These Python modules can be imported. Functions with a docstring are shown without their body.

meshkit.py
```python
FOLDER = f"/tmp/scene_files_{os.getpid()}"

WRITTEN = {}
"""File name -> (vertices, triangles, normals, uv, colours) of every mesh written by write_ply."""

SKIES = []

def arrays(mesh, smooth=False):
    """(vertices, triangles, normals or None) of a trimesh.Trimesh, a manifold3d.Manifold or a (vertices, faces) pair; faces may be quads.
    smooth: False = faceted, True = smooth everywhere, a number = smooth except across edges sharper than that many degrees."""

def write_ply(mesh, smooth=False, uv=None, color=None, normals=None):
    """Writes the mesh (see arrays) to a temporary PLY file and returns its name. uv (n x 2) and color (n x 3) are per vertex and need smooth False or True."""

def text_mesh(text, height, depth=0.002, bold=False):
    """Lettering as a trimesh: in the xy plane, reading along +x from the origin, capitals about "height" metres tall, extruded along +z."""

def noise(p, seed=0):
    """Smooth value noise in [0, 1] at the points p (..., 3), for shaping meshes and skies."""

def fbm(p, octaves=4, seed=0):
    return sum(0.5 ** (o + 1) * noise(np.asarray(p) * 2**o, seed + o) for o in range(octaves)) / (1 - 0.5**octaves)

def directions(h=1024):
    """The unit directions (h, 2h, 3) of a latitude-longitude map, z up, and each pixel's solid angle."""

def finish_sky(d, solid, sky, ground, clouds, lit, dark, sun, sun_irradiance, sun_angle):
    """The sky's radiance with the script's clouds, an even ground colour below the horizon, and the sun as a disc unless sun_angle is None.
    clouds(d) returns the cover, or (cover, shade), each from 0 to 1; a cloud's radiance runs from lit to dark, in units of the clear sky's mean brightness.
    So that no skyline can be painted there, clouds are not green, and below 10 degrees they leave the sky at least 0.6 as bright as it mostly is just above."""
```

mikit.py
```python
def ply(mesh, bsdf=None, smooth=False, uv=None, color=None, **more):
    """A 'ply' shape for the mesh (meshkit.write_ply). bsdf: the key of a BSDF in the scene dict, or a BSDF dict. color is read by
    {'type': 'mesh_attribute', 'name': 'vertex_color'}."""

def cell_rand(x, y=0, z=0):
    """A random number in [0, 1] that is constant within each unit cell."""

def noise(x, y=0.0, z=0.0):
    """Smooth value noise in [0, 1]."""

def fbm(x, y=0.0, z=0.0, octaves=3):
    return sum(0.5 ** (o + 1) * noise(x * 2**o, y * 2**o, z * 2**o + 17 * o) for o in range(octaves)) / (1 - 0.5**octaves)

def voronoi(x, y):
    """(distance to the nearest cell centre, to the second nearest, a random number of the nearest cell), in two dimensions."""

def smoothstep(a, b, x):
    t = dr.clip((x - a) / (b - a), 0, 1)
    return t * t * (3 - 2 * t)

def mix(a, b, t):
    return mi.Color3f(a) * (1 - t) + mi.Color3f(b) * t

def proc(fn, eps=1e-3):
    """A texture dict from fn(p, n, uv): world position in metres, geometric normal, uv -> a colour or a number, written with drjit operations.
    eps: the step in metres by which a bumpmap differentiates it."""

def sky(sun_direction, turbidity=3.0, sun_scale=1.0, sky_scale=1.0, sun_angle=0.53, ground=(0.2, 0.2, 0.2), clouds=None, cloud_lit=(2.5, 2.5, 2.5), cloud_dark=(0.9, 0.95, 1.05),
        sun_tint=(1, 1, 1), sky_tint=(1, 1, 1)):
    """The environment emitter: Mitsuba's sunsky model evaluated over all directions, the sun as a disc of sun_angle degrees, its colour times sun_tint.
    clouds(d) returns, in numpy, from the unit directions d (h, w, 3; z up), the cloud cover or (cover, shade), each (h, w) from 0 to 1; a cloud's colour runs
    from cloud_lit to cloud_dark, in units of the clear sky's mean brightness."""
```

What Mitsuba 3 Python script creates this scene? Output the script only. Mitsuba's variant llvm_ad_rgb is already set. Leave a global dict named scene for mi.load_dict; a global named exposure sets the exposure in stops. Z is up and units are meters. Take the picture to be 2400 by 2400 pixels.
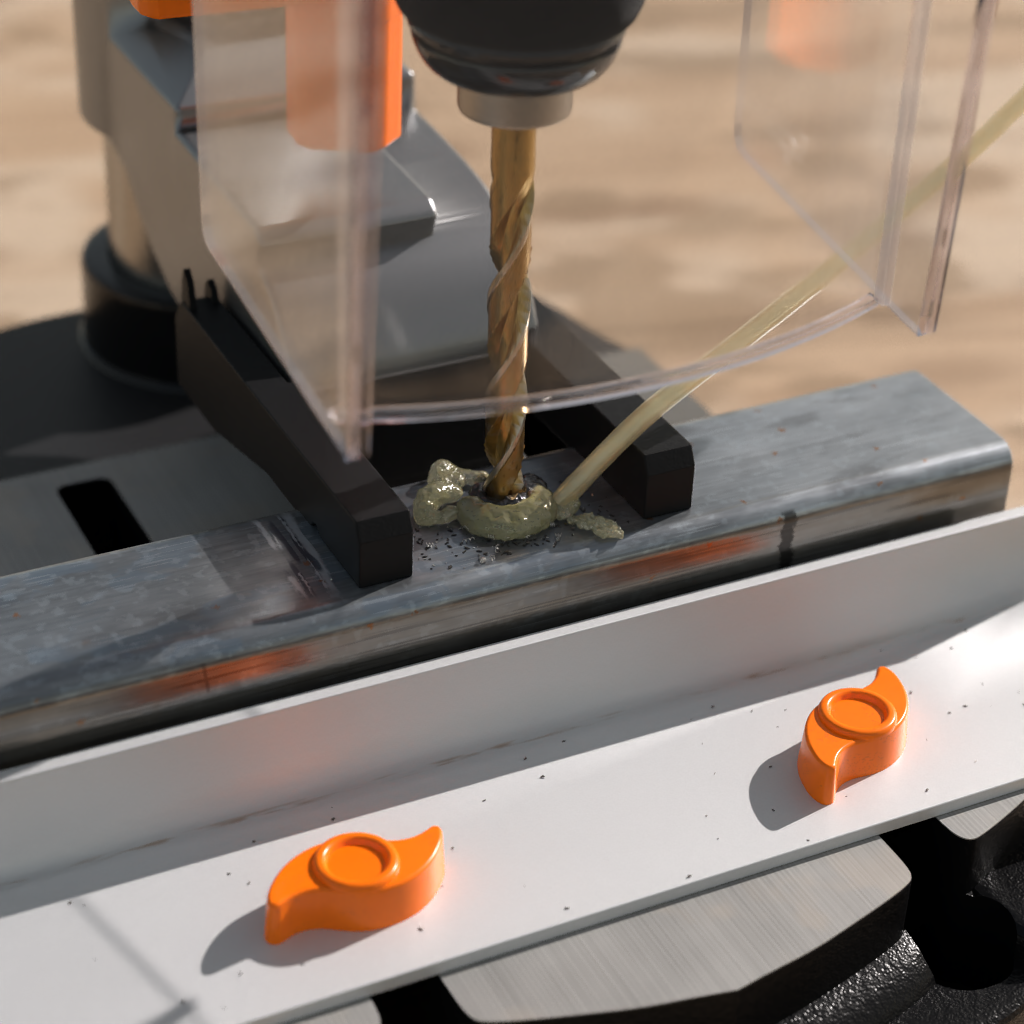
import math
import numpy as np
import drjit as dr
import trimesh
import manifold3d as m3
import mitsuba as mi
import mikit
import meshkit
from mikit import proc, noise, fbm, voronoi, smoothstep, mix, cell_rand
from shapely.geometry import Polygon
from shapely.geometry.polygon import orient

T = mi.ScalarTransform4f
scene, labels = {}, {}

# ------------------------------------------------------------------ camera, sky, exposure (lengths below are in mm, written in metres)
S = 0.001
EYE = np.array([-181.24, -345.69, 247.18]) * S
FWD = np.array([0.39505767, 0.74471886, -0.53788777])
UPV = np.array([0.21072822, 0.49643998, 0.84210508])
scene['camera'] = {
    'type': 'thinlens', 'fov': 24.21, 'fov_axis': 'x',
    'to_world': T().look_at(origin=EYE.tolist(), target=(EYE + FWD).tolist(), up=UPV.tolist()),
    'aperture_radius': 0.0040, 'focus_distance': 0.447,
    'near_clip': 0.01, 'far_clip': 50.0,
}
SUN = np.array([1.65, 0.36, 1.0])


def haze_cover(d):
    n = meshkit.fbm(d * 2.2 + 5.0, 4, 2)
    return np.clip(.45 + 1.5 * (n - .5), 0, 1) * .75, np.clip(1.1 - 1.5 * n, 0, 1)


scene['sky'] = mikit.sky(SUN, turbidity=3.0, clouds=haze_cover, cloud_lit=(1.02, .93, .83), cloud_dark=(.60, .55, .51), sun_tint=(.83, .985, 1.42), sky_tint=(1.36, 1.0, .70))
exposure = 2.4


# ------------------------------------------------------------------ helpers
def rgb(*c):
    return {'type': 'rgb', 'value': list(c)}


def arr(mesh):
    if hasattr(mesh, 'to_mesh'):
        m = mesh.to_mesh()
        return np.array(m.vert_properties[:, :3], float), np.array(m.tri_verts)
    if isinstance(mesh, tuple):
        v, f = np.asarray(mesh[0], float), np.asarray(mesh[1], int)
        if f.shape[1] == 4:
            f = np.vstack([f[:, [0, 1, 2]], f[:, [0, 2, 3]]])
        return v, f
    return np.array(mesh.vertices, float), np.array(mesh.faces)


def add(key, mesh, bsdf, smooth=False, label=None, cat=None, group=None, kind=None, color=None, extra=None):
    v, f = arr(mesh)
    if smooth is not False and smooth is not True:
        m = trimesh.Trimesh(v * S * 1000, f, process=True)
        v, f = np.array(m.vertices), np.array(m.faces)
    shape = mikit.ply((v * S, f), bsdf, smooth, color=color, **(extra or {}))
    scene[key] = shape
    tag(key, label, cat, group, kind)


def tag(key, label=None, cat=None, group=None, kind=None):
    d = {k: x for k, x in dict(label=label, category=cat, group=group, kind=kind).items() if x}
    if d:
        labels[key] = d


def tri(poly):
    """triangulated cap of a shapely polygon: vertices (2d), faces"""
    return trimesh.creation.triangulate_polygon(poly, engine='earcut')


def resample(pts, n, closed=True):
    p = np.asarray(pts, float)
    q = np.vstack([p, p[:1]]) if closed else p
    d = np.r_[0, np.cumsum(np.linalg.norm(np.diff(q, axis=0), axis=1))]
    t = np.linspace(0, d[-1], n + 1)[:-1] if closed else np.linspace(0, d[-1], n)
    return np.stack([np.interp(t, d, q[:, k]) for k in range(p.shape[1])], 1)


def chaikin(pts, it=2, closed=True):
    p = np.asarray(pts, float)
    for _ in range(it):
        if closed:
            q = np.roll(p, -1, 0)
            p = np.stack([.75 * p + .25 * q, .25 * p + .75 * q], 1).reshape(-1, p.shape[1])
        else:
            a, b = p[:-1], p[1:]
            mid = np.stack([.75 * a + .25 * b, .25 * a + .75 * b], 1).reshape(-1, p.shape[1])
            p = np.vstack([p[:1], mid, p[-1:]])
    return p


def normals2(p):
    t = np.roll(p, -1, 0) - np.roll(p, 1, 0)
    t /= np.linalg.norm(t, axis=1, keepdims=True) + 1e-12
    return np.stack([t[:, 1], -t[:, 0]], 1)          # outward of a counter-clockwise outline


def loft(outline, layers):
    """outline (n,2) counter-clockwise; layers: (inset, z) from bottom to top. Closed mesh (v, f)."""
    p = np.asarray(outline, float)
    if Polygon(p).exterior.is_ccw is False:
        p = p[::-1]
    n, N = len(p), normals2(p)
    rings = [np.c_[p - N * i, np.full(n, z)] for i, z in layers]
    v, f = np.vstack(rings), []
    k = np.arange(n)
    for a in range(len(layers) - 1):
        i, j = a * n + k, a * n + (k + 1) % n
        f += [np.stack([i, j, j + n], 1), np.stack([i, j + n, i + n], 1)]
    for a, flip in ((0, True), (len(layers) - 1, False)):
        ring = rings[a][:, :2]
        pv, pf = tri(orient(Polygon(ring)))
        order = np.array([np.argmin(((ring - q) ** 2).sum(1)) for q in pv])
        pf = order[pf]
        A = ring[pf]
        d1, d2 = A[:, 1] - A[:, 0], A[:, 2] - A[:, 0]
        s = d1[:, 0] * d2[:, 1] - d1[:, 1] * d2[:, 0]
        pf[s < 0] = pf[s < 0][:, ::-1]
        f.append((pf[:, ::-1] if flip else pf) + a * n)
    return v, np.vstack(f)


def rounded(outline, z0, z1, b=1.0, n=3, bottom=True, draft=0.0):
    lay = []
    a = np.linspace(0, np.pi / 2, n + 1)
    if bottom:
        lay += [(b * (1 - math.sin(t)) - draft, z0 + b * (1 - math.cos(t))) for t in a]
    else:
        lay += [(-draft, z0)]
    lay += [(b * (1 - math.cos(t)), z1 - b + b * math.sin(t)) for t in a]
    return loft(outline, lay)


def revolve(profile, n=96, cx=0., cy=0.):
    """profile: (r, z) points, an open line; surface of revolution about z"""
    p = np.asarray(profile, float)
    ang = np.arange(n) * 2 * np.pi / n
    v = np.stack([cx + p[:, 0, None] * np.cos(ang), cy + p[:, 0, None] * np.sin(ang), np.broadcast_to(p[:, 1, None], (len(p), n))], -1).reshape(-1, 3)
    i, j = np.meshgrid(np.arange(len(p) - 1), np.arange(n), indexing='ij')
    a, b, c, d = i * n + j, i * n + (j + 1) % n, (i + 1) * n + (j + 1) % n, (i + 1) * n + j
    return v, np.stack([a, b, c, d], -1).reshape(-1, 4)


def yz_extrude(poly, x0, x1):
    """extrude a (y, z) outline along x -> Manifold"""
    cs = m3.CrossSection([np.asarray(poly, float)], m3.FillRule.NonZero)
    m = m3.Manifold.extrude(cs, x1 - x0)
    # (a, b, h) -> (x = x0 + h, y = a, z = b)
    return m.transform(np.array([[0, 0, 1, x0], [1, 0, 0, 0], [0, 1, 0, 0]], float))


def soften(mani, r, n=12):
    return mani.minkowski_sum(m3.Manifold.sphere(r, n))


def box(x0, x1, y0, y1, z0, z1):
    return m3.Manifold.cube([x1 - x0, y1 - y0, z1 - z0]).translate([x0, y0, z0])


def rbox(x0, x1, y0, y1, z0, z1, r, n=12):
    s = m3.Manifold.sphere(r, n)
    return m3.Manifold.batch_hull([s.translate([x, y, z]) for x in (x0 + r, x1 - r) for y in (y0 + r, y1 - r) for z in (z0 + r, z1 - r)])


def tube(points, radii, sides=28, cap=True):
    p = np.asarray(points, float)
    r = np.broadcast_to(radii, (len(p),))
    t = np.gradient(p, axis=0)
    t /= np.linalg.norm(t, axis=1, keepdims=True)
    a = np.cross(t, [0.1, 1.0, 0.05])
    a /= np.linalg.norm(a, axis=1, keepdims=True)
    b = np.cross(t, a)
    ang = np.arange(sides) * 2 * np.pi / sides
    v = p[:, None] + r[:, None, None] * (np.cos(ang)[None, :, None] * a[:, None] + np.sin(ang)[None, :, None] * b[:, None])
    i, j = np.meshgrid(np.arange(len(p) - 1), np.arange(sides), indexing='ij')
    q = np.stack([i * sides + j, i * sides + (j + 1) % sides, (i + 1) * sides + (j + 1) % sides, (i + 1) * sides + j], -1).reshape(-1, 4)
    f = np.vstack([q[:, [0, 1, 2]], q[:, [0, 2, 3]]])
    v = v.reshape(-1, 3)
    if cap:
        n = len(v)
        v = np.vstack([v, p[:1], p[-1:]])
        k = np.arange(sides)
        f = np.vstack([f, np.stack([k * 0 + n, (k + 1) % sides, k], 1), np.stack([k * 0 + n + 1, n - sides + k, n - sides + (k + 1) % sides], 1)])
    return v, f


# ------------------------------------------------------------------ materials
def mm(p):
    return p.x * 1000, p.y * 1000, p.z * 1000


def twosided(b):
    return {'type': 'twosided', 'bsdf': b}


GR = math.radians(-13.7)      # direction of the bench boards


def wood_col(p, n, uv):
    x, y, z = mm(p)
    u = x * math.cos(GR) + y * math.sin(GR)
    v = -x * math.sin(GR) + y * math.cos(GR)
    board = cell_rand(dr.floor((v - 205.0) / 300.0), 3, 1)
    w = fbm(u * 0.006 + board * 31, v * 0.02, 0.0, 3)
    g = fbm(u * 0.01 + board * 57, v * 0.16 + w * 5.0, 1.0, 4)
    late = smoothstep(0.44, 0.74, g)
    fine = fbm(u * 0.05, v * 1.8, 2.0, 3)
    blot = fbm(u * 0.012 + 9, v * 0.022, 5.0, 3)
    c = mix([.57, .395, .25], [.43, .275, .16], late * .6)
    c = mix(c, [.67, .52, .375], smoothstep(.45, .66, blot) * .85)
    stain = smoothstep(24.0, 2.0, dr.abs(v - 203.0 - 10 * (fbm(u * .02, 3.0, 1.0, 2) - .5))) * smoothstep(.38, .62, fbm(u * .018 + 2, v * .03, 4.0, 3))
    c = mix(c, [.25, .155, .085], stain * .75)
    c = c * (0.62 + 0.18 * fine)
    d1, d2, r = voronoi(u * 0.006 + 3.3, v * 0.013 + 7.7)
    knot = smoothstep(.20, .03, d1) * smoothstep(.35, .5, r)
    c = mix(c, [.22, .13, .07], knot * .85)
    dirt = smoothstep(.53, .68, fbm(u * .022 + 4, v * .045 + 2, 9.0, 4))
    return mix(c, [.25, .165, .095], dirt * .75)


scene['wood'] = twosided({'type': 'principled', 'base_color': proc(wood_col), 'roughness': .62, 'specular': .35})


def alu_col(p, n, uv):
    x, y, z = mm(p)
    g = noise(x * 5.0, y * 5.0, z * 5.0)
    s = fbm(x * .03, y * .06, z * .06, 3)
    v = .58 + .05 * (g - .5) + .04 * (s - .5)
    c = mi.Color3f(v, v, v * 1.005)
    # dirt collected along the inner corner of the angle
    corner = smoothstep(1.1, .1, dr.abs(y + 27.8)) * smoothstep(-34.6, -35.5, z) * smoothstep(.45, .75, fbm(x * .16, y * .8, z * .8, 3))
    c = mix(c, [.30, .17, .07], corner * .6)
    return c


def alu_bump(p, n, uv):
    x, y, z = mm(p)
    return (noise(x * 3.1, y * 3.1, z * 3.1) + .5 * noise(x * 7.0, y * 7.0, z * 7.0)) * 1.6e-5


scene['aluminium'] = twosided({'type': 'bumpmap', 'arbitrary': proc(alu_bump, 4e-5), 'scale': 1.0,
                               'bsdf': {'type': 'principled', 'base_color': proc(alu_col), 'metallic': .30, 'roughness': .50, 'specular': .5}})


def orange_col(p, n, uv):
    x, y, z = mm(p)
    s = fbm(x * .2, y * .2, z * .2, 3)
    c = mix([.95, .160, .001], [.97, .185, .001], s)
    sp = smoothstep(.62, .74, noise(x * 3.1, y * 3.1, z * 3.1)) * smoothstep(.55, .7, fbm(x * .25 + 3, y * .25, z * .25, 2))
    return mix(c, [.42, .10, .02], sp * .35)


scene['orange_plastic'] = twosided({'type': 'principled', 'base_color': proc(orange_col), 'roughness': .27, 'specular': .35})


def tube_col(p, n, uv):
    x, y, z = mm(p)
    t = y + z                                    # unrolled across the corner
    top = smoothstep(-3.2, -1.2, z)
    streak = fbm(x * .035, t * 1.6, 4.0, 3)
    blot = fbm(x * .055, t * .11, 7.0, 4)
    patch = fbm(x * .10 + 3 + .8 * noise(x * .3, t * .3), t * .24 + .8 * noise(x * .25 + 5, t * .3), 2.0, 4)
    mottle = fbm(x * .45 + 2 * noise(t * .7, x * .2), t * 1.5, 6.0, 4)
    v = .235 + .15 * smoothstep(18.0, 62.0, x) + .13 * (blot - .5) + .09 * (streak - .5) + .07 * (mottle - .5)
    c = mi.Color3f(v * .94, v * 1.0, v * 1.06)
    c = mix(c, [.17, .225, .285], smoothstep(.44, .66, patch) * .55 * smoothstep(30.0, -10.0, x))           # bluish oxide on the old side
    c = mix(c, [.11, .11, .115], smoothstep(.52, .74, fbm(x * .07 + 9, t * .2 + 3, 5.0, 4)) * .45)
    white = smoothstep(.58, .74, fbm(x * .45 + 8, t * .5 + 1, 3.0, 4))
    c = mix(c, [.50, .56, .60], white * .22)
    wisp = smoothstep(.70, .80, noise(x * .09 + .25 * noise(t * .5, x * .2), t * 3.2, 8.0)) * smoothstep(.45, .6, patch)
    c = mix(c, [.62, .66, .68], wisp * .22)
    # scraped marks beside the left clamp arm
    mark = 0.0
    br = smoothstep(.42, .62, noise(x * .8, y * .22, 3.0))
    for x0, w in ((-46.6, 1.0), (-44.9, .5), (-40.5, 1.5), (-41.9, .5)):
        q = x - x0 - .9 * (noise(y * .13, x0) - .5) - .05 * y
        mark = dr.maximum(mark, smoothstep(w, w * .25, dr.abs(q) + .5 * (noise(x * 2.4, y * 1.1) - .3)))
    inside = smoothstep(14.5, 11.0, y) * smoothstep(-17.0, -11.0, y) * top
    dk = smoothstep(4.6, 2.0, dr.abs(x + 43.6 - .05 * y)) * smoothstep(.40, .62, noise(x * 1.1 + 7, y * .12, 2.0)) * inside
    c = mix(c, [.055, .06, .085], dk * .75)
    c = mix(c, [.66, .70, .74], mark * br * inside * .75)
    # oily film round the hole
    d = dr.sqrt((x - 1) * (x - 1) + (y + 2) * (y + 2) * 1.4)
    oil_shade = smoothstep(27, 11, d + 9 * (fbm(x * .2, y * .2, 6.0, 3) - .5)) * smoothstep(-2, -.3, z)
    c = mix(c, [.085, .09, .105], oil_shade * .8)
    # brown reflection painted into the side that faces the fence
    c = mix(c, [.215, .175, .125], smoothstep(-3.4, -4.8, z) * smoothstep(-20.5, -21.8, y) * (.55 + .6 * (fbm(x * .03, z * .5, 2.0, 3) - .5)))
    # rust freckles
    r1, r2, rr = voronoi(x * .14, t * .14)
    rust = smoothstep(.12, .03, r1 + .16 * (noise(x * 2.6, t * 2.6) - .5)) * smoothstep(.84, .88, rr)
    c = mix(c, [.30, .13, .045], rust * .8)
    # run of dark oil down the front face, pencil cross
    f = smoothstep(-1.0, -2.0, z) * smoothstep(-21.0, -21.6, y)
    run = smoothstep(1.9, 1.1, dr.abs(x - 52.2 + 1.4 * (noise(z * .5, 3.0) - .5)) + .9 * (noise(x * 2, z * 2) - .5)) * f
    c = mix(c, [.03, .028, .028], run * .85)
    cross = dr.maximum(smoothstep(.5, .2, dr.abs(x + 69.2 + .12 * (z + 6))) * smoothstep(3.6, 2.6, dr.abs(z + 6.6)), smoothstep(.4, .15, dr.abs(z + 6.8 - .015 * x - 1.0)) * smoothstep(12, 7, dr.abs(x + 66.0))) * f
    c = mix(c, [.07, .06, .06], cross * .6)
    band = smoothstep(.52, .66, noise(x * .012, z * 2.6, 5.0)) * smoothstep(.3, .7, noise(x * .06, z * .8, 3.0)) * f
    return mix(c, [.10, .095, .09], band * .55)


def tube_rough(p, n, uv):
    x, y, z = mm(p)
    t = y + z
    return .19 + .22 * fbm(x * .09, t * .16, 1.0, 4) * smoothstep(-4.5, -1.0, z) + .06 * noise(x * .03, t * 2.5, 2.0)


def tube_bump(p, n, uv):
    x, y, z = mm(p)
    t = y + z
    return (fbm(x * .5, t * 1.6, 2.0, 4)) * 1.8e-5


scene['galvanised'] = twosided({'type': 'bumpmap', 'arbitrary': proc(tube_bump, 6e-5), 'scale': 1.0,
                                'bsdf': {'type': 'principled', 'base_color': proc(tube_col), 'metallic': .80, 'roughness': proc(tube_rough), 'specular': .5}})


def black_bump(p, n, uv):
    x, y, z = mm(p)
    return (noise(x * 2.6, y * 2.6, z * 2.6) + .6 * noise(x * 5.5 + 3, y * 5.5, z * 5.5)) * 6.5e-5


scene['black_clamp'] = twosided({'type': 'bumpmap', 'arbitrary': proc(black_bump, 4e-5), 'scale': 1.0,
                                 'bsdf': {'type': 'principled', 'base_color': rgb(.0095, .0095, .010), 'roughness': .38, 'specular': .10}})


def cast_bump(p, n, uv):
    x, y, z = mm(p)
    return (.6 * noise(x * .9, y * .9, z * .9) + .8 * noise(x * 2.6, y * 2.6, z * 2.6)) * 1.3e-4


scene['cast_paint'] = twosided({'type': 'bumpmap', 'arbitrary': proc(cast_bump, 8e-5), 'scale': 1.0,
                                'bsdf': {'type': 'principled', 'base_color': rgb(.0045, .0045, .005), 'roughness': .27, 'specular': .13}})
scene['deck_paint'] = twosided({'type': 'principled', 'base_color': rgb(.014, .014, .015), 'roughness': .5, 'specular': .25})
scene['black_gloss'] = twosided({'type': 'principled', 'base_color': rgb(.005, .005, .0055), 'roughness': .2, 'specular': .3})


def milled_col(p, n, uv):
    x, y, z = mm(p)
    w = x + .25 * noise(x * .1, y * .05)
    line = .5 + .5 * dr.sin(w * 2 * math.pi / 1.05)
    f = noise(w * 3.5, y * .03, 2.0)
    b = fbm(x * .05, y * .05, 3.0, 3)
    v = .275 + .025 * (line - .5) * 1.3 + .06 * (f - .5) + .12 * (b - .5)
    c = mi.Color3f(v * 1.03, v, v * .95)
    c = mix(c, [.40, .33, .26], smoothstep(.55, .8, fbm(x * .11 + 5, y * .11, 1.0, 3)) * .25)
    oil_shade = smoothstep(36.0, 58.0, x + 14 * (fbm(x * .08, y * .08, 4.0, 3) - .5)) * smoothstep(18.0, 40.0, y)  # shadow over the right rear of the deck, painted into its colour
    return mix(c, [.085, .080, .068], oil_shade * .85)


def milled_bump(p, n, uv):
    x, y, z = mm(p)
    w = x + .25 * noise(x * .1, y * .05)
    return (dr.sin(w * 2 * math.pi / 1.05) * .35 + noise(w * 3.5, y * .05, 2.0)) * .7e-5


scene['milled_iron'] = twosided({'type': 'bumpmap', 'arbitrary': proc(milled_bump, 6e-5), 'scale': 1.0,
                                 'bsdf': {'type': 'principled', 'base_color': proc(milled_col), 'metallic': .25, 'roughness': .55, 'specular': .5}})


def cast_col(p, n, uv):
    x, y, z = mm(p)
    b = fbm(x * .06, y * .06, z * .06, 3)
    v = .24 + .04 * (b - .5)
    return mi.Color3f(v * .99, v, v * 1.02)


scene['cast_silver'] = twosided({'type': 'principled', 'base_color': proc(cast_col), 'metallic': .85, 'roughness': .34, 'specular': .5})
scene['steel_column'] = twosided({'type': 'roughconductor', 'material': 'none', 'specular_reflectance': rgb(.44, .43, .41), 'alpha': .09})
scene['collet_steel'] = twosided({'type': 'roughconductor', 'material': 'none', 'specular_reflectance': rgb(.40, .37, .33), 'alpha': .18})
scene['chuck_black'] = twosided({'type': 'principled', 'base_color': rgb(.004, .004, .004), 'roughness': .12, 'specular': .5})


def knurl_bump(p, n, uv):
    x, y, z = mm(p)
    a = dr.atan2(y, x) * 20.0
    k = 2 * math.pi / 1.3
    return (dr.abs(dr.sin((a + z) * k * .5)) + dr.abs(dr.sin((a - z) * k * .5))) * 6.0e-4


scene['chuck_knurl'] = twosided({'type': 'bumpmap', 'arbitrary': proc(knurl_bump, 8e-5), 'scale': 1.0,
                                 'bsdf': {'type': 'principled', 'base_color': rgb(.008, .008, .008), 'roughness': .36, 'specular': .2}})


def bit_rough(p, n, uv):
    x, y, z = mm(p)
    return .28 + .20 * fbm(x * 1.2, y * 1.2, z * .8, 3)


scene['bit_metal'] = twosided({'type': 'principled', 'base_color': {'type': 'mesh_attribute', 'name': 'vertex_color'}, 'metallic': 1.0, 'roughness': proc(bit_rough), 'specular': .5})

# clear plastic of the guard: two sheets make each plate; a fine dust film scatters a little light
scene['clear_plastic'] = {'type': 'blendbsdf', 'weight': .010,
                          'a': {'type': 'thindielectric', 'int_ior': 1.31},
                          'b': {'type': 'principledthin', 'base_color': rgb(.78, .72, .68), 'diff_trans': 1.0, 'roughness': .6, 'spec_trans': 0.0, 'eta': 1.3}}
scene['plastic_rim'] = {'type': 'dielectric', 'int_ior': 1.5, 'specular_transmittance': rgb(.93, .91, .95)}
scene['plastic_edge'] = {'type': 'blendbsdf', 'weight': .10,
                         'a': {'type': 'thindielectric', 'int_ior': 1.95},
                         'b': {'type': 'principledthin', 'base_color': rgb(.60, .56, .62), 'diff_trans': .9, 'roughness': .2, 'spec_trans': 0.0, 'eta': 1.5}}


def hose_col(p, n, uv):
    x, y, z = mm(p)
    a = fbm(x * .5, y * .5, z * .5, 3)
    return mix([.96, .82, .52], [.93, .86, .60], smoothstep(.35, .65, a))


scene['hose_plastic'] = {'type': 'blendbsdf', 'weight': .20,
                         'a': {'type': 'thindielectric', 'int_ior': 1.5, 'specular_transmittance': rgb(.97, .93, .80)},
                         'b': {'type': 'principledthin', 'base_color': proc(hose_col), 'diff_trans': 1.1, 'roughness': .15, 'spec_trans': 0.0, 'eta': 1.45}}
scene['hose_bore'] = {'type': 'blendbsdf', 'weight': .26,
                      'a': {'type': 'thindielectric', 'int_ior': 1.3},
                      'b': {'type': 'principledthin', 'base_color': rgb(.93, .93, .84), 'diff_trans': 1.0, 'roughness': .3, 'spec_trans': 0.0, 'eta': 1.3}}
scene['chip_dark'] = twosided({'type': 'principled', 'base_color': rgb(.055, .052, .05), 'metallic': .6, 'roughness': .25})
scene['chip_brown'] = twosided({'type': 'principled', 'base_color': rgb(.12, .105, .095), 'metallic': .4, 'roughness': .35})
scene['chip_bright'] = twosided({'type': 'principled', 'base_color': rgb(.55, .53, .50), 'metallic': .9, 'roughness': .25})
scene['grease_medium'] = {'type': 'homogeneous', 'albedo': rgb(.999, .993, .84), 'sigma_t': 400.0, 'phase': {'type': 'hg', 'g': .5}}
scene['black_paste'] = {'type': 'principled', 'base_color': rgb(.022, .022, .024), 'roughness': .14, 'specular': .6, 'metallic': .2}


def gel_dirt(p):
    x, y, z = mm(p)
    d = dr.sqrt((x - .3) * (x - .3) + (y - .6) * (y - .6))
    return smoothstep(8.6, 5.8, d + 2.6 * (fbm(x * .5, y * .5, z * .5, 3) - .5)) * smoothstep(.4, 1.4, z)


def gel_col(p, n, uv):
    x, y, z = mm(p)
    a = fbm(x * .35 + 2, y * .35, z * .35, 3)
    c = mix([.90, .80, .44], [.80, .71, .28], smoothstep(.35, .65, a))
    c = mix(c, [.78, .56, .18], smoothstep(-8.5, -13.5, x) * smoothstep(3.0, .3, z + 2 * (a - .5)) * .8)
    sp = smoothstep(.80, .86, noise(x * 2.2, y * 2.2, z * 2.2))
    c = mix(c, [.10, .10, .10], sp * .6)
    return mix(c, [.02, .02, .022], gel_dirt(p))


def gel_weight(p, n, uv):
    return .09 + .81 * gel_dirt(p)


scene['gel_surface'] = {'type': 'blendbsdf', 'weight': proc(gel_weight),
                       'a': {'type': 'roughdielectric', 'int_ior': 1.42, 'alpha': .035},
                       'b': {'type': 'principled', 'base_color': proc(gel_col), 'roughness': .12, 'specular': .5}}

# ------------------------------------------------------------------ the bench under it all
ZT = -78.0
labels['workbench'] = {'label': 'sunlit bare timber bench of wide boards under the drill press', 'category': 'workbench', 'kind': 'structure'}
c, s_ = math.cos(GR), math.sin(GR)
for i in range(-2, 4):
    v0, v1 = 205.0 + 300.0 * i + .12 + (105 if i == -2 else 0), 205.0 + 300.0 * (i + 1) - .12
    pts = []
    o = np.array([[-1100, v0], [1100, v0], [1100, v1], [-1100, v1]], float)
    w = np.stack([o[:, 0] * c - o[:, 1] * s_, o[:, 0] * s_ + o[:, 1] * c], 1)
    add('workbench__plank' + (f'_{i + 2:03d}' if i > -2 else ''), rounded(w, ZT - 30 + .25 * (i % 3), ZT - .05 * (i % 3), .3, 2), 'wood')

scene['paving'] = twosided({'type': 'diffuse', 'reflectance': rgb(.055, .052, .05)})
add('ground', box(-20000, 20000, -20000, 20000, -900, -850), 'paving', False, label='dark paved ground far below the bench', kind='structure')

# ------------------------------------------------------------------ drill press
labels['drill_press'] = {'label': 'bench drill press with black cast base, silver clamp arm, black chuck and clear guard', 'category': 'drill press'}
ZB = -38.7


def mir(pts, cx=-3.5):
    p = np.asarray(pts, float)
    return np.vstack([p, np.c_[2 * cx - p[::-1, 0], p[::-1, 1]]])


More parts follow.
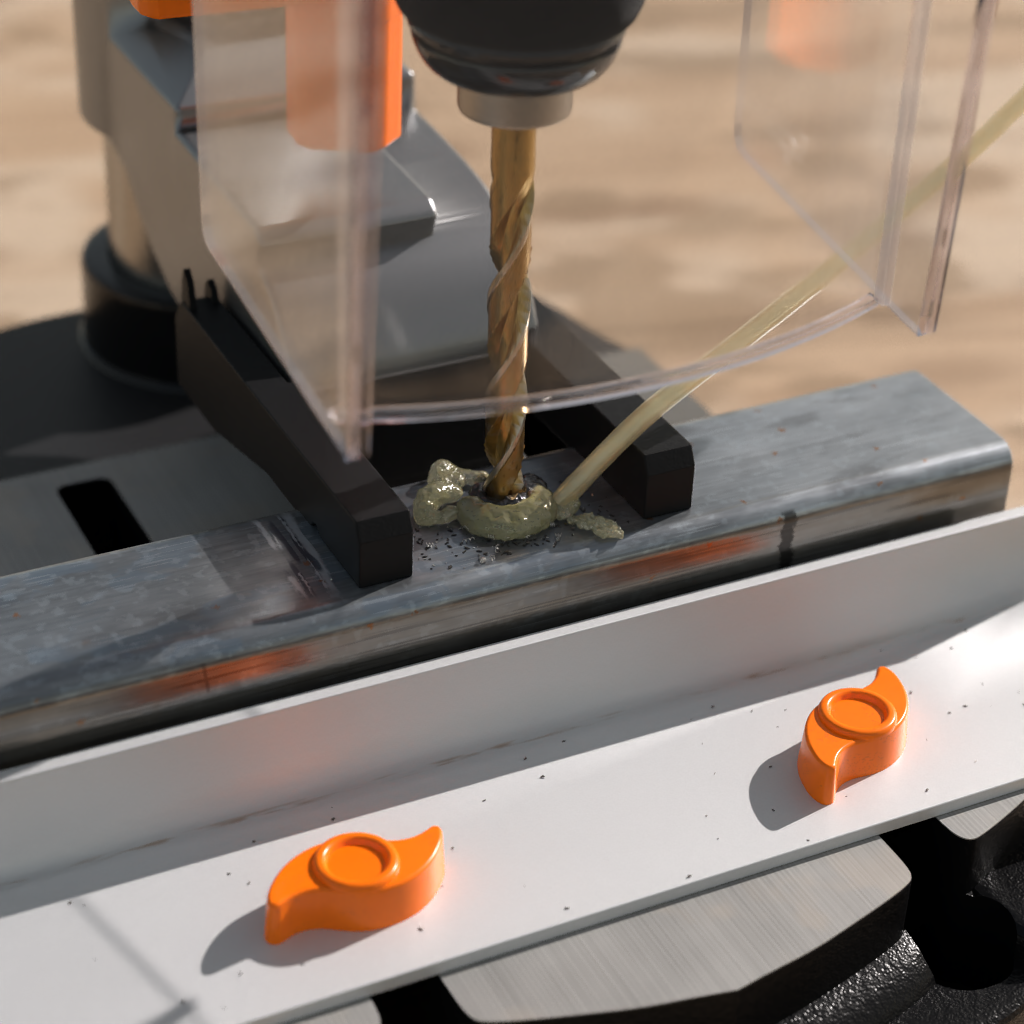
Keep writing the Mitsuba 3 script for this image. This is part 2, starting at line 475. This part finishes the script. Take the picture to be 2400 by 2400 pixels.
CX = -3.2
front = chaikin([[CX, -100.4], [4, -99.0], [14, -97.4], [24, -94.6], [33, -92], [38.6, -90], [41.0, -88.6], [41.8, -85.5], [41.9, -78]], 2, closed=False)
half = np.vstack([front, [[42.0, -30], [42.0, 96.5], [42.5, 98.3], [44.2, 99.3], [52.4, 99.3], [54.1, 98.3], [54.6, 96.5], [54.6, -78]],
                  chaikin([[54.6, -78], [55.0, -82.3], [57.0, -84.6], [60.4, -83.8], [68, -81], [75, -78], [85, -74], [91, -67], [92.5, -56]], 2, closed=False)[1:], [[92.5, 60], [92.4, 106.6]]])
H = np.vstack([half, np.c_[2 * CX - half[::-1, 0], half[::-1, 1]][:-1]])
machined_poly = Polygon(H).buffer(0)
# the slots are closed towards the rear and open in front, the casting carries on behind the milled deck
rp = chaikin([(92.4, 104), (92.4, 109), (88.5, 121), (85.5, 138), (81, 152), (72, 166), (56, 177), (36, 181.8), (24, 182.5)], 1, closed=False)
rear = Polygon(np.vstack([rp, np.c_[2 * CX - rp[::-1, 0], rp[::-1, 1]]]))
cs_m = m3.CrossSection([np.array(orient(machined_poly).exterior.coords)[:-1]], m3.FillRule.NonZero)
cs_r = m3.CrossSection([np.array(orient(rear).exterior.coords)[:-1]], m3.FillRule.NonZero)
casting = m3.Manifold.extrude(cs_m, 20.6).translate([0, 0, -59.6]) + m3.Manifold.extrude(cs_r, 18.2).translate([0, 0, -59.6])
outer = np.array(machined_poly.union(rear).buffer(8).buffer(-8).exterior.coords)[:-1]
cs_o = m3.CrossSection([outer if Polygon(outer).exterior.is_ccw else outer[::-1]], m3.FillRule.NonZero)
# rounded shoulder under the deck, then a wide foot with a rail in front that closes the slots off
sh = np.array(machined_poly.union(rear).buffer(14).buffer(-14).exterior.coords)[:-1]
sh = resample(sh if Polygon(sh).exterior.is_ccw else sh[::-1], 300)
shoulder = loft(sh, [(-8.5, ZT + .2), (-8.5, -58.6), (-7.8, -57.0), (-6.2, -55.3), (-4.0, -53.8), (-1.5, -52.8), (.6, -52.2)])
fp_ = np.array([(CX, -117), (24, -115), (46, -110.5), (60, -106.5), (74, -100), (86, -90), (92, -74), (93, 60), (98, 90), (101, 110), (102, 150), (101, 174), (92, 187), (60, 190), (30, 190.5), (CX, 191)], float)
fp_ = np.vstack([fp_, np.c_[2 * CX - fp_[::-1, 0], fp_[::-1, 1]][1:-1]])
fp_ = resample(chaikin(fp_, 2), 300)
foot = loft(fp_, [(0, ZT + .2), (0, -60.5), (.5, -59.4), (1.6, -58.7), (3, -58.5)])


def manifold(vf):
    v, f = arr(vf)
    m = trimesh.Trimesh(v, f, process=True)
    if m.volume < 0:
        m.invert()
    return m3.Manifold(m3.Mesh(np.array(m.vertices, np.float32), np.array(m.faces, np.uint32)))


block_r = np.array([[58, -70], [58.5, -90], [61, -99], [66, -103], [75, -99], [86, -88], [92, -72], [92, -45], [70, -40]], float)
blocks = [manifold(rounded(resample(chaikin(q, 2), 90), ZT + .2, -51.5, 3.5, 3, bottom=False)) for q in (block_r[::-1], np.c_[2 * CX - block_r[:, 0], block_r[:, 1]])]
foot = manifold(foot) + manifold(shoulder) + blocks[0] + blocks[1]
hole = np.array([[41.8, -40], [41.8, -92], [43, -97], [46.5, -100.6], [51, -101.9], [57, -101.4], [61, -97.5], [62.5, -91], [60.5, -86], [56, -83], [54.6, -76], [54.6, -40]])
hole = chaikin(hole, 2)
holes = [m3.Manifold.extrude(m3.CrossSection([q if Polygon(q).exterior.is_ccw else q[::-1]], m3.FillRule.NonZero), 40).translate([0, 0, -75]) for q in (hole, np.c_[2 * CX - hole[:, 0], hole[:, 1]])]
slots = [box(a, b, -70, 99.3, -80, -30) for a, b in ((42.0, 54.6), (2 * CX - 54.6, 2 * CX - 42.0))]
base = casting + foot
for h_ in holes + slots:
    base = base - h_
add('drill_press__base_plate', base, 'cast_paint', 24, label='black painted cast iron base with spreading foot and two open slots')
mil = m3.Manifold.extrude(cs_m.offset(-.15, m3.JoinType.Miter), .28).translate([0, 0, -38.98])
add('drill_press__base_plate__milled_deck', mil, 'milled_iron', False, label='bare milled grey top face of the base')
deck = m3.Manifold.extrude(cs_r.offset(-.4, m3.JoinType.Miter), .25).translate([0, 0, -41.38])
add('drill_press__base_plate__rear_deck', deck, 'deck_paint', False, label='matt black painted rear face of the base')

# column and socket
CO = (-2.0, 160.0)
add('drill_press__column', revolve([(23.5, -41), (23.5, 190), (21.5, 192), (0.01, 192)], 96, *CO), 'steel_column', 40)
add('drill_press__column_socket', revolve([(33.0, -46), (32.8, -41.6), (32.2, -40.4), (31.2, -39.9), (30.9, -39), (30.7, -20.6), (30.2, -19.2), (28.9, -18.5), (24.0, -18.5), (24.0, -24)], 96, *CO), 'black_gloss', 40)

# clamp arm that slides on the column
hood = chaikin([(39, 9), (39.6, 13), (42.3, 18), (46.3, 24), (52, 28.8), (59, 32.2), (67, 34.6), (80, 36.2), (101, 37.4), (160, 38)], 3, closed=False)
prof = np.array([*map(tuple, hood), (160, 18), (150, 17.2), (141, 15), (133, 8), (123, 2), (111, -3), (100, -5), (60, -5), (46, 4), (41, 8.2)])
body = yz_extrude(np.array(Polygon(prof).buffer(-1.6).exterior.coords)[:-1][::-1], -26.4, 26.4)
plateau = yz_extrude(np.array([(57.4, 20), (56.8, 32), (55.6, 35.4), (57.4, 36.8), (104, 38.4), (104, 20)])[::-1], -26.6, 9.4)
block = m3.Manifold.hull_points(np.array([(x, y, z) for x in (-26.4, 26.4) for y, z in ((103.5, 20), (104.5, 44), (158, 44), (158, 20))] + [(x, y, 51) for x in (-16, 16) for y in (116, 158)], float))
arm = body + plateau + block
arm = soften(arm, 1.6, 12)
collar = m3.Manifold.cylinder(54, 28.8, 28.8, 96).translate([CO[0], CO[1], 20]) + m3.Manifold.cylinder(8, 28.8, 26, 96).translate([CO[0], CO[1], 74])
pocket = m3.Manifold.hull_points(np.array([(x, y, 46.5) for x in (-13, 13) for y in (119, 128)] + [(x, y, 60) for x in (-15, 15) for y in (112, 128)], float))
bore = m3.Manifold.cylinder(120, 23.7, 23.7, 96).translate([CO[0], CO[1], -30])
rib = m3.Manifold.cylinder(4, 33, 32.4, 64).translate([CO[0], CO[1] - 2, 57])
arm = (arm - pocket + collar + rib) - bore
add('drill_press__clamp_arm', arm, 'cast_silver', 28, label='silver die cast clamp arm sliding on the column')

# orange T handle of the clamp arm
hub = np.array([[-14.6, 73], [-15.2, 66], [-13.6, 62.6], [-2.8, 57.6], [0.6, 58.4], [5.8, 62.4], [8, 68], [6.5, 77], [0, 82], [-8, 82]], float)
hub_m = rounded(resample(hub, 60), 50.0, 82.0, .8, 2)
add('drill_press__clamp_handle', hub_m, 'orange_plastic', 30, label='orange plastic tee handle on the clamp arm')
cap = rounded(resample(hub * 1.03 - np.array([-3.5, 69.5]) * .03, 60), 76.5, 104.0, .8, 2)
add('drill_press__clamp_handle__cap', cap, 'orange_plastic', 30)
barp = np.array([(-48.5, 61), (-46.6, 57.4), (-14, 54.6), (-10, 60), (-10, 78), (-16, 80), (-46, 70), (-48.5, 67)], float)
add('drill_press__clamp_handle__wing', rounded(resample(barp, 70), 83.5, 110.0, 1.0, 2), 'orange_plastic', 30)

# hold-down fork with two fingers
fin = np.array([(-16, 0), (-16, 9.7), (-14.0, 13.4), (32.4, 13.4), (70, 13.6), (78, 13.6), (82, 8), (82, -8), (60, -8), (30, -1.4), (8, -1.2), (6, 1.3), (4.6, 1.5), (3.0, 0)], float)
fin_i = np.array(Polygon(fin).buffer(-.45, join_style=2).exterior.coords)[:-1]
fin_i = fin_i if Polygon(fin_i).exterior.is_ccw else fin_i[::-1]


def finger(x0, x1, side):
    a = yz_extrude(fin_i, x0 + .45, x1 - .45)
    # behind the front part the finger is narrower on its inner side
    cut = m3.Manifold.hull_points(np.array([(x1 - 3.4 if side < 0 else x0 + 3.4, y, z) for y in (38, 95) for z in (-20, 40)] + [(x1 + 5 if side < 0 else x0 - 5, y, z) for y in (33, 95) for z in (-20, 40)], float))
    return soften(a - cut, .45, 8)


add('drill_press__hold_down_fork', soften(box(-24, 23, 40.5, 78, -16, 7.6) + box(-14, 22, 46, 112, -37, 2), .6, 8), 'black_clamp', 30, label='black fork holding the steel tube down, with an added hidden block that shades the deck')  # lower rear box is added, mostly unseen, to keep sun off the deck
add('drill_press__hold_down_fork__finger', finger(-37.1, -26.2, -1), 'black_clamp', 28, label='long black finger left of the drill bit')
add('drill_press__hold_down_fork__finger_001', finger(22.4, 33.2, 1), 'black_clamp', 28, label='short looking black finger right of the drill bit')
for k, (x, yy, hh) in enumerate(((-36.6, 78, 8.5), (-31.2, 79, 4.5))):
    tab = yz_extrude(np.array([(yy - 5.0, 12.5), (yy - 3.4, 13 + hh * .75), (yy - 1.2, 13 + hh), (yy, 13 + hh * .6), (yy + .6, 12.5)])[::-1], x, x + 1.5)
    add('drill_press__hold_down_fork__tab' + ('_001' if k else ''), tab, 'black_clamp', 30)

def lean(m):
    v, f = arr(m)
    v = v.copy()
    v[:, 0] -= .0135 * v[:, 2]
    return v, f


# chuck
low = [(0.01, 90), (13.2, 90), (14.6, 90.35), (15.7, 91.2), (16.5, 92.2), (17.2, 93.4), (17.9, 95.0), (18.25, 96.3), (18.1, 96.8), (17.5, 97.1), (17.5, 97.7), (18.3, 98.0), (18.9, 98.4), (19.0, 99.2), (18.7, 99.6), (18.6, 100.0)]
slv = [(18.6, 100.0), (19.6, 100.3), (20.6, 101.4), (21.6, 103.6), (22.4, 106.5), (22.8, 110), (22.8, 140), (21, 142), (0.01, 142)]
add('drill_press__chuck', lean(revolve(slv, 160)), 'chuck_knurl', 40, label='black keyless chuck with knurled grip')
add('drill_press__chuck__nose', lean(revolve(low, 160)), 'chuck_black', 30)
add('drill_press__chuck__collet', lean(revolve([(4.2, 88), (4.2, 82.6), (4.6, 82.1), (9.0, 82.1), (9.9, 82.5), (10.1, 83.2), (10.1, 88.6), (9.7, 89.0), (9.7, 90.2)], 120)), 'collet_steel', 30)

# clear guard
ZG, RG, YG = 51.0, 138.0, -49.5
TH = 2.6
TOP = 175.0


def arc(x, off=0.0):
    cy = YG + RG
    return cy - np.sqrt((RG + off) ** 2 - x ** 2)


xs = np.linspace(-51.5, 53.6, 60)


def sheet(pts2, z0, z1):
    n = len(pts2)
    v = np.vstack([np.c_[pts2, np.full(n, z0)], np.c_[pts2, np.full(n, z1)]])
    k = np.arange(n - 1)
    return v, np.stack([k, k + 1, k + 1 + n, k + n], 1)


def cat(*ms):
    vs, fs, at = [], [], 0
    for v, f in (arr(m) for m in ms):
        vs.append(v)
        fs.append(f + at)
        at += len(v)
    return np.vstack(vs), np.vstack(fs)


outer_a, inner_a = np.c_[xs, arc(xs)], np.c_[xs, arc(xs, -TH)]
labels['drill_press__safety_guard'] = {'label': 'clear plastic safety guard round the drill bit'}
add('drill_press__safety_guard__front_panel', cat(sheet(outer_a, ZG + 1.85, TOP), sheet(inner_a, ZG + 1.85, TOP)), 'clear_plastic', True)
rimp = np.vstack([outer_a, inner_a[::-1]])
add('drill_press__safety_guard__front_rim', rounded(rimp, ZG, ZG + 1.8, .25, 2), 'plastic_rim', 40)
wing = np.array([(-50.6, 51.0), (-46, 51.5), (10.5, 59.6), (12.6, 60.4), (13.8, 62.4), (14.2, 65), (16.5, TOP), (-57.5, TOP), (-55.2, 114)], float)
wing_o = np.array(Polygon(wing).buffer(1.2).buffer(-1.2).exterior.coords)[:-1]
wing_in = np.array(Polygon(wing).buffer(-.38).exterior.coords)[:-1]
for k, (x0, x1) in enumerate(((-54.4, -52.6), (53.9, 55.5))):
    suf = '_001' if k else ''
    faces = []
    for x in (x0, x1):
        pv, pf = tri(Polygon(wing_in))
        faces.append((np.c_[np.full(len(pv), x), pv], pf))
    add('drill_press__safety_guard__side_panel' + suf, cat(*faces), 'clear_plastic', False)
    outer_cs = m3.CrossSection([np.array(orient(Polygon(wing)).exterior.coords)[:-1], np.array(orient(Polygon(wing_in)).exterior.coords)[:-1][::-1]], m3.FillRule.EvenOdd)
    rim = m3.Manifold.extrude(outer_cs, x1 - x0).transform(np.array([[0, 0, 1, x0], [1, 0, 0, 0], [0, 1, 0, 0]], float))
    add('drill_press__safety_guard__side_rim' + suf, rim, 'plastic_edge', False)

for k, (x0, x1) in enumerate(((-54.9, -51.4), (53.8, 56.4))):
    lip = m3.Manifold.hull_points(np.array([(x, y, z) for x in (x0, x1) for y, z in ((-50.7, 50.9), (-52.5, 52.3), (-58.0, TOP), (-56.4, TOP))], float))
    add('drill_press__safety_guard__front_lip' + ('_001' if k else ''), lip, 'plastic_rim', False)
for k, (x0, x1) in enumerate(((-51.3, -49.4), (51.6, 53.5))):
    add('drill_press__safety_guard__corner_rib' + ('_001' if k else ''), rbox(x0, x1, -42.6, -39.6, 53.2, TOP, .4, 8), 'plastic_edge', 30)

# ------------------------------------------------------------------ drill bit
PITCH, R0 = 42.0, 4.0


def bit():
    zs = np.r_[np.linspace(-6, 74, 300), np.linspace(74.5, 92, 10)]
    nt = 180
    th = np.arange(nt) * 2 * np.pi / nt
    Z, TH_ = np.meshgrid(zs, th, indexing='ij')
    psi = np.mod(TH_ - 2 * np.pi * Z / PITCH - PH, np.pi)           # two flutes; right-hand helix
    land = math.radians(92)
    cc, rf = 4.35, 3.45
    mid = land + (np.pi - land) / 2
    d = psi - mid
    halfw = (np.pi - land) / 2
    s = np.clip(np.abs(d) / halfw, 0, 1)
    sd = np.sin(np.clip(d, -1.2, 1.2) * .86)
    t = cc * np.cos(d * .86) - np.sqrt(np.maximum(rf ** 2 - cc ** 2 * sd ** 2, 0))
    flute = np.where(s < 1, 1.45 + (t - 0.9) * 0.9, R0)
    flute = np.clip(flute, 1.45, R0)
    edge = np.where(d < 0, np.clip((s - .62) / .38, 0, 1), np.clip((s - .93) / .07, 0, 1))
    flute = flute * (1 - edge ** 2) + R0 * edge ** 2
    body = np.where(psi < math.radians(18), R0, R0 - .28 * np.clip((psi - math.radians(18)) / .05, 0, 1))
    r = np.where(psi <= land, body, np.minimum(flute, R0))
    run = np.clip((71.5 - Z) / 11.0, 0, 1)
    run = run * run * (3 - 2 * run)                       # flutes run out into the shank
    r = R0 - (R0 - r) * run
    r = np.where(Z > 74, 3.95, r)
    v = np.stack([r * np.cos(TH_), r * np.sin(TH_), Z], -1).reshape(-1, 3)
    i, j = np.meshgrid(np.arange(len(zs) - 1), np.arange(nt), indexing='ij')
    f = np.stack([i * nt + j, i * nt + (j + 1) % nt, (i + 1) * nt + (j + 1) % nt, (i + 1) * nt + j], -1).reshape(-1, 4)
    # worn: the margins and the lower flutes have lost their gold
    gold, silver, brown = np.array([.47, .295, .095]), np.array([.58, .54, .49]), np.array([.24, .135, .07])
    w = meshkit.fbm(v * .55, 4, 3)
    w2 = meshkit.fbm(v * np.array([.25, .25, .12]) + 9, 4, 5)
    ps, zz, run_ = psi.reshape(-1), Z.reshape(-1), run.reshape(-1)
    margin = (ps < math.radians(19)) * run_
    landc = ((ps >= math.radians(17)) & (ps < land)) * run_
    wear = np.clip((62 - zz) / 60, 0, 1)
    c = gold[None] * (1 + 0 * w[:, None])
    c = c + (brown - c) * (np.clip((w2 - .46) * 4, 0, 1) * (.25 + .5 * wear))[:, None]
    c = c + (brown * 1.1 - c) * (landc * .55 * (.5 + .5 * wear))[:, None]
    c = c + (silver - c) * np.clip(margin * (.55 + .45 * wear) * (.75 + 1.2 * (w - .5)), 0, 1)[:, None]
    c = c + (silver * .8 - c) * (np.clip((w - .55) * 5, 0, 1) * wear * .5)[:, None]
    scratch = np.clip((meshkit.noise(v * np.array([3, 3, .7]) + 4, 11) - .72) * 5, 0, 1)
    c = c * (1 - .55 * scratch[:, None])
    return (v, f), c


PH = math.radians(-117.6 - 8) - 2 * math.pi * 54.4 / PITCH
bm, bc = bit()
add('drill_bit', lean(bm), 'bit_metal', True, label='gold coated twist drill bit standing in the grease on the tube', cat='drill bit', color=bc)

# ------------------------------------------------------------------ steel tube being drilled
X0, X1, Y0, Y1 = -260.0, 106.3, -22.1, 16.8


def rrect(y0, y1, z0, z1, r, n=6):
    q = []
    for cy, cz, a0 in ((y1 - r, z1 - r, 0), (y0 + r, z1 - r, 90), (y0 + r, z0 + r, 180), (y1 - r, z0 + r, 270)):
        for k in range(n + 1):
            a = math.radians(a0 + 90 * k / n)
            q.append((cy + r * math.cos(a), cz + r * math.sin(a)))
    return np.array(q)


o, i_ = rrect(Y0, Y1, ZB + .05, 0, 4.8, 10), rrect(Y0 + 2.2, Y1 - 2.2, ZB + 2.2, -2.2, 2.6, 10)
nr = len(o)
xsn = [X0, X1 - .35, X1]
rings = [(o, X0), (o, X1 - .4), (o * 1.0 + (np.array([[(Y0 + Y1) / 2, ZB / 2]]) - o) * .012, X1), (i_ , X1), (i_, X0)]
v = np.vstack([np.c_[np.full(nr, x), r] for r, x in rings])
f = []
k = np.arange(nr)
for a in range(len(rings)):
    b = (a + 1) % len(rings)
    f.append(np.stack([a * nr + k, b * nr + k, b * nr + (k + 1) % nr, a * nr + (k + 1) % nr], 1))
v, f = v, np.vstack(f)
sm = trimesh.Trimesh(v, np.vstack([f[:, [0, 1, 2]], f[:, [0, 2, 3]]]), process=False)
sm.fix_normals()
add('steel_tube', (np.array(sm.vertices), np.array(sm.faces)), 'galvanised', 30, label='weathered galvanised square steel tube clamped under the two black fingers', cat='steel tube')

# ------------------------------------------------------------------ aluminium angle fence with its knobs
FE = [(-27.7, -13), (-24.6, -13), (-24.6, ZB), (-76.2, ZB), (-76.2, -35.7), (-27.7, -35.7)]
fp = np.array(Polygon(FE).buffer(-.32, join_style=2).exterior.coords)[:-1]
fp = fp if Polygon(fp).exterior.is_ccw else fp[::-1]
fence = soften(yz_extrude(fp, -240, 111.4), .32, 8)
labels['fence'] = {'label': 'brushed aluminium angle fence bolted to the base beside the steel tube', 'category': 'fence'}
add('fence__angle', fence.refine_to_length(40), 'aluminium', 30)

KU = [(-17.7, -3.6), (-17.4, -1.8), (-16.2, .5), (-13, 4), (-9.3, 6.4), (-5.4, 7.7), (-1.5, 7.9), (2.5, 7.1), (5.6, 5.2), (8, 3.6), (10.5, 2.9), (13, 3.0), (15, 3.7), (16.5, 4.4)]
KO = np.array(KU)[::-1]
KO = np.vstack([KO, -KO])
KO = resample(chaikin(KO, 2), 150)


def knob(key, x, y, ang, label):
    a = math.radians(ang)
    Rm = np.array([[math.cos(a), -math.sin(a)], [math.sin(a), math.cos(a)]])

    def put(m):
        v, f = arr(m)
        v = v.copy()
        v[:, :2] = v[:, :2] @ Rm.T + [x, y]
        return v, f
    add(key, put(rounded(KO, -35.65, -27.2, .75, 4, bottom=False, draft=.55)), 'orange_plastic', 40, label=label)
    add(key + '__ring', put(revolve([(7.55, -27.6), (7.55, -26.9), (7.3, -26.3), (6.9, -26.0), (6.2, -25.9), (5.7, -26.05), (5.3, -26.5), (5.05, -27.25), (4.6, -27.45), (0.01, -27.4)], 80)), 'orange_plastic', 50)


knob('fence__knob', -55.0, -56.4, 0.0, 'left orange wing knob lying along the fence')
knob('fence__knob_001', 49.0, -55.7, 28.5, 'right orange wing knob turned across the fence')

# ------------------------------------------------------------------ lubricant hose
hp = np.array([(8.5, -7, 2.2), (12.8, -7.8, 7.0), (17.1, -8.5, 11.8), (22.0, -9, 16.6), (29.4, -9, 21.9), (43.9, -6, 27.2), (66.3, 0, 34.6), (90.1, 7, 42.3), (110.9, 13, 49.9), (127.2, 18, 57.2), (153.3, 26, 68.7), (180, 34, 81.5)], float)
hp = resample(chaikin(hp, 3, closed=False), 90, closed=False)
hr = np.full(len(hp), 2.12)
hr[:4] = [1.9, 2.1, 2.2, 2.15]
hv, hf = tube(hp, hr, 36, cap=False)
hv = hv + (meshkit.fbm(hv * .35, 3, 4) - .5)[:, None] * .30
bv, bf = tube(hp, hr * .52, 28, cap=False)
add('coolant_hose', (hv, hf), 'hose_plastic', True, label='translucent yellowish lubricant hose slanting down to the drill bit', cat='hose')
add('coolant_hose__bore', (bv, bf), 'hose_bore', True)


# ------------------------------------------------------------------ grease
def blob(balls, edge, seed, amp, freq):
    b = np.array(balls, float)
    lo, hi = (b[:, :3] - b[:, 3:] * 1.9).min(0), (b[:, :3] + b[:, 3:] * 1.9).max(0)
    lo[2] = -1.2
    bl = [tuple(x) for x in b]

    def fn(x, y, z):
        s = 0.0
        for cx, cy, cz, r in bl:
            d2 = ((x - cx) ** 2 + (y - cy) ** 2 + (z - cz) ** 2) / (r * r)
            if d2 < 3.4:
                t = 1 - d2 / 3.4
                s += t * t * t * 2.86
        return s - 1.0
    m = m3.Manifold.level_set(fn, [*lo, *hi], edge, 0.0)
    v, f = arr(m)
    me = trimesh.Trimesh(v, f, process=True)
    if me.volume < 0:
        me.invert()
    n = np.array(me.vertex_normals)
    v = np.array(me.vertices)
    h1 = meshkit.fbm(v * freq + seed, 4, seed) - .5
    h2 = meshkit.fbm(v * freq * 3.1 + seed * 2, 3, seed + 7) - .5
    ridge = np.abs(meshkit.noise(v * freq * 1.4 + 40, seed + 3) - .5)
    v = v + n * (amp * (h1 * 1.8 + h2 * .28 - ridge * .5))[:, None]
    v[:, 2] = np.maximum(v[:, 2], .03)
    return v, np.array(me.faces)


rng = np.random.default_rng(5)
ring = []
for a in np.arange(150, 392, 13):
    t = math.radians(a)
    ring.append((-1.2 + 7.0 * math.cos(t) + rng.normal(0, .25), -3.8 + 6.2 * math.sin(t) + rng.normal(0, .25), 1.1 + rng.normal(0, .15), 2.5 + rng.normal(0, .2)))
for a in np.arange(195, 330, 17):
    t = math.radians(a)
    ring.append((-1.2 + 5.2 * math.cos(t), -3.4 + 4.6 * math.sin(t), 2.2, 1.9))
gel = dict(interior={'type': 'ref', 'id': 'grease_medium'})
add('grease_ring', blob(ring, .42, 3, .55, .55), 'gel_surface', True, label='wet yellow green ring of grease heaped in front of the drill bit', cat='grease', extra=gel)
left = [(-16.2, 1.2, 1.3, 2.0), (-14.6, 3.4, 2.0, 2.3), (-12.6, 4.6, 2.2, 2.3), (-10.4, 5.2, 2.0, 2.1), (-8.4, 4.8, 1.7, 1.9), (-15.6, -.6, .9, 1.6), (-13.2, -1.2, .8, 1.5), (-11.2, -.6, .9, 1.6), (-17.0, .2, .7, 1.2)]
add('grease_curl', blob(left, .4, 9, .65, .6), 'gel_surface', True, label='amber lump of grease left of the bit beside the long finger', cat='grease', extra=gel)
backb = [(-7.6, 11.8, 2.6, 2.0), (-9.0, 10.6, 1.6, 1.9), (-6.6, 13.0, 1.9, 1.6), (-5.0, 11.6, 1.2, 1.6), (-3.2, 10.2, 1.0, 1.5), (-1.6, 8.8, 1.0, 1.5), (-8.2, 9.0, .8, 1.5), (-.2, 8.2, 1.2, 1.3), (-5.6, 9.0, .9, 1.4)]
add('grease_bubble', blob(backb, .36, 15, .55, .75), 'gel_surface', True, label='clear glistening bubble of grease behind the bit near the far tube edge', cat='grease', extra=gel)
dab = [(9.4, -11.2, .3, 1.2), (14.9, -19.0, .4, 1.0), (13.6, -14.2, .4, .9), (11.6, -13.6, .9, 1.6), (12.6, -15.0, 1.0, 1.5), (13.4, -16.6, 1.1, 1.7), (14.2, -17.6, .8, 1.4), (12.8, -17.8, .7, 1.4), (10.6, -12.4, .5, 1.1)]
add('grease_dab', blob(dab, .30, 21, 1.1, .9), 'gel_surface', True, label='small greenish dab of grease on the tube before the right finger', cat='grease', extra=gel)
tipb = [(8.7, -7.3, 1.3, 1.7), (9.9, -7.9, 1.7, 1.6), (9.2, -8.8, .8, 1.5), (10.8, -8.6, 2.6, 1.3), (8.0, -8.4, .6, 1.2)]
add('grease_drop', blob(tipb, .3, 33, .6, .8), 'gel_surface', True, label='drop of grease clinging to the lower tip of the lubricant hose', cat='grease', extra=gel)
paste = []
for a in np.arange(0, 360, 20):
    t = math.radians(a)
    paste.append((5.0 * math.cos(t) + rng.normal(0, .3), 4.4 * math.sin(t) + rng.normal(0, .3) - .2, 1.5 + .6 * max(0, math.cos(t)), 1.75 + rng.normal(0, .2)))
paste += [(7.4, .6, 1.2, 1.9), (8.2, 2.2, 1.0, 1.7), (6.6, 3.0, 1.4, 1.7), (7.6, -1.4, 1.0, 1.6)]
add('grease_sludge', blob(paste, .38, 27, .9, .8), 'black_paste', True, label='black metal sludge wet with grease round the foot of the drill bit', cat='sludge')


# ------------------------------------------------------------------ swarf
def flakes(n, put, smin, smax, seed, thick=.12):
    r = np.random.default_rng(seed)
    vs, fs = [], []
    for k in range(n):
        x, y, z = put(r)
        L, W = r.uniform(smin, smax), r.uniform(.25, .6)
        W *= L
        a = r.uniform(0, 2 * np.pi)
        base_ = np.array([(-L / 2, -W / 2), (L * r.uniform(.1, .5), -W / 2 * r.uniform(.4, 1)), (L / 2, W * r.uniform(-.2, .5)), (-L * r.uniform(0, .4), W / 2)])
        lift = r.uniform(0, .5, 4) * W
        R_ = np.array([[math.cos(a), -math.sin(a)], [math.sin(a), math.cos(a)]])
        b2 = base_ @ R_.T
        lo = np.c_[b2 + [x, y], z + .02 + lift]
        up = np.c_[b2 * .9 + [x, y], z + .02 + lift + thick]
        vs.append(np.vstack([lo, up]))
        fs.append(np.array([(0, 2, 1), (0, 3, 2), (4, 5, 6), (4, 6, 7), (0, 1, 5), (0, 5, 4), (1, 2, 6), (1, 6, 5), (2, 3, 7), (2, 7, 6), (3, 0, 4), (3, 4, 7)]) + 8 * k)
    return np.vstack(vs), np.vstack(fs)


def on_tube(r):
    while True:
        x, y = r.normal(-4, 13), r.normal(-9, 6)
        if -18 < y < 14 and not (-37.5 < x < -26) and not (22 < x < 33.5) and x < 40:
            return x, y, 0.0


add('metal_swarf', flakes(210, on_tube, .25, 1.25, 8), 'chip_dark', False, label='dark drill shavings scattered on the tube round the hole', cat='metal shavings', kind='stuff')
add('metal_swarf_001', flakes(70, on_tube, .2, .8, 18, .1), 'chip_bright', False, label='bright tiny drill shavings scattered on the tube round the hole', cat='metal shavings', kind='stuff')


def curls(n, seed):
    r = np.random.default_rng(seed)
    parts = []
    for _ in range(n):
        x, y, z = on_tube(r)
        turns, rad, ln = r.uniform(1.2, 3.0), r.uniform(.22, .5), r.uniform(.8, 2.6)
        t = np.linspace(0, 1, int(14 * turns))
        a, az = 2 * np.pi * turns * t, r.uniform(0, 2 * np.pi)
        ax, px = np.array([math.cos(az), math.sin(az), 0]), np.array([-math.sin(az), math.cos(az), 0])
        q = np.array([x, y, rad + .12]) + ln * t[:, None] * ax + rad * (np.cos(a)[:, None] * px + np.sin(a)[:, None] * np.array([0, 0, 1.0]))
        parts.append(tube(q, .085, 6))
    return cat(*parts)


add('metal_curls', curls(26, 12), 'chip_bright', True, label='fine bright curls of swarf lying on the tube round the hole', cat='metal shavings', kind='stuff')


def on_fence(r):
    return r.uniform(-110, 100), -30 - 45 * r.uniform(0, 1) ** 1.3, -35.7


add('fence_specks', flakes(60, on_fence, .2, 1.0, 28), 'chip_brown', False, label='sparse dark specks of swarf lying on the white fence plate', cat='metal shavings', kind='stuff')
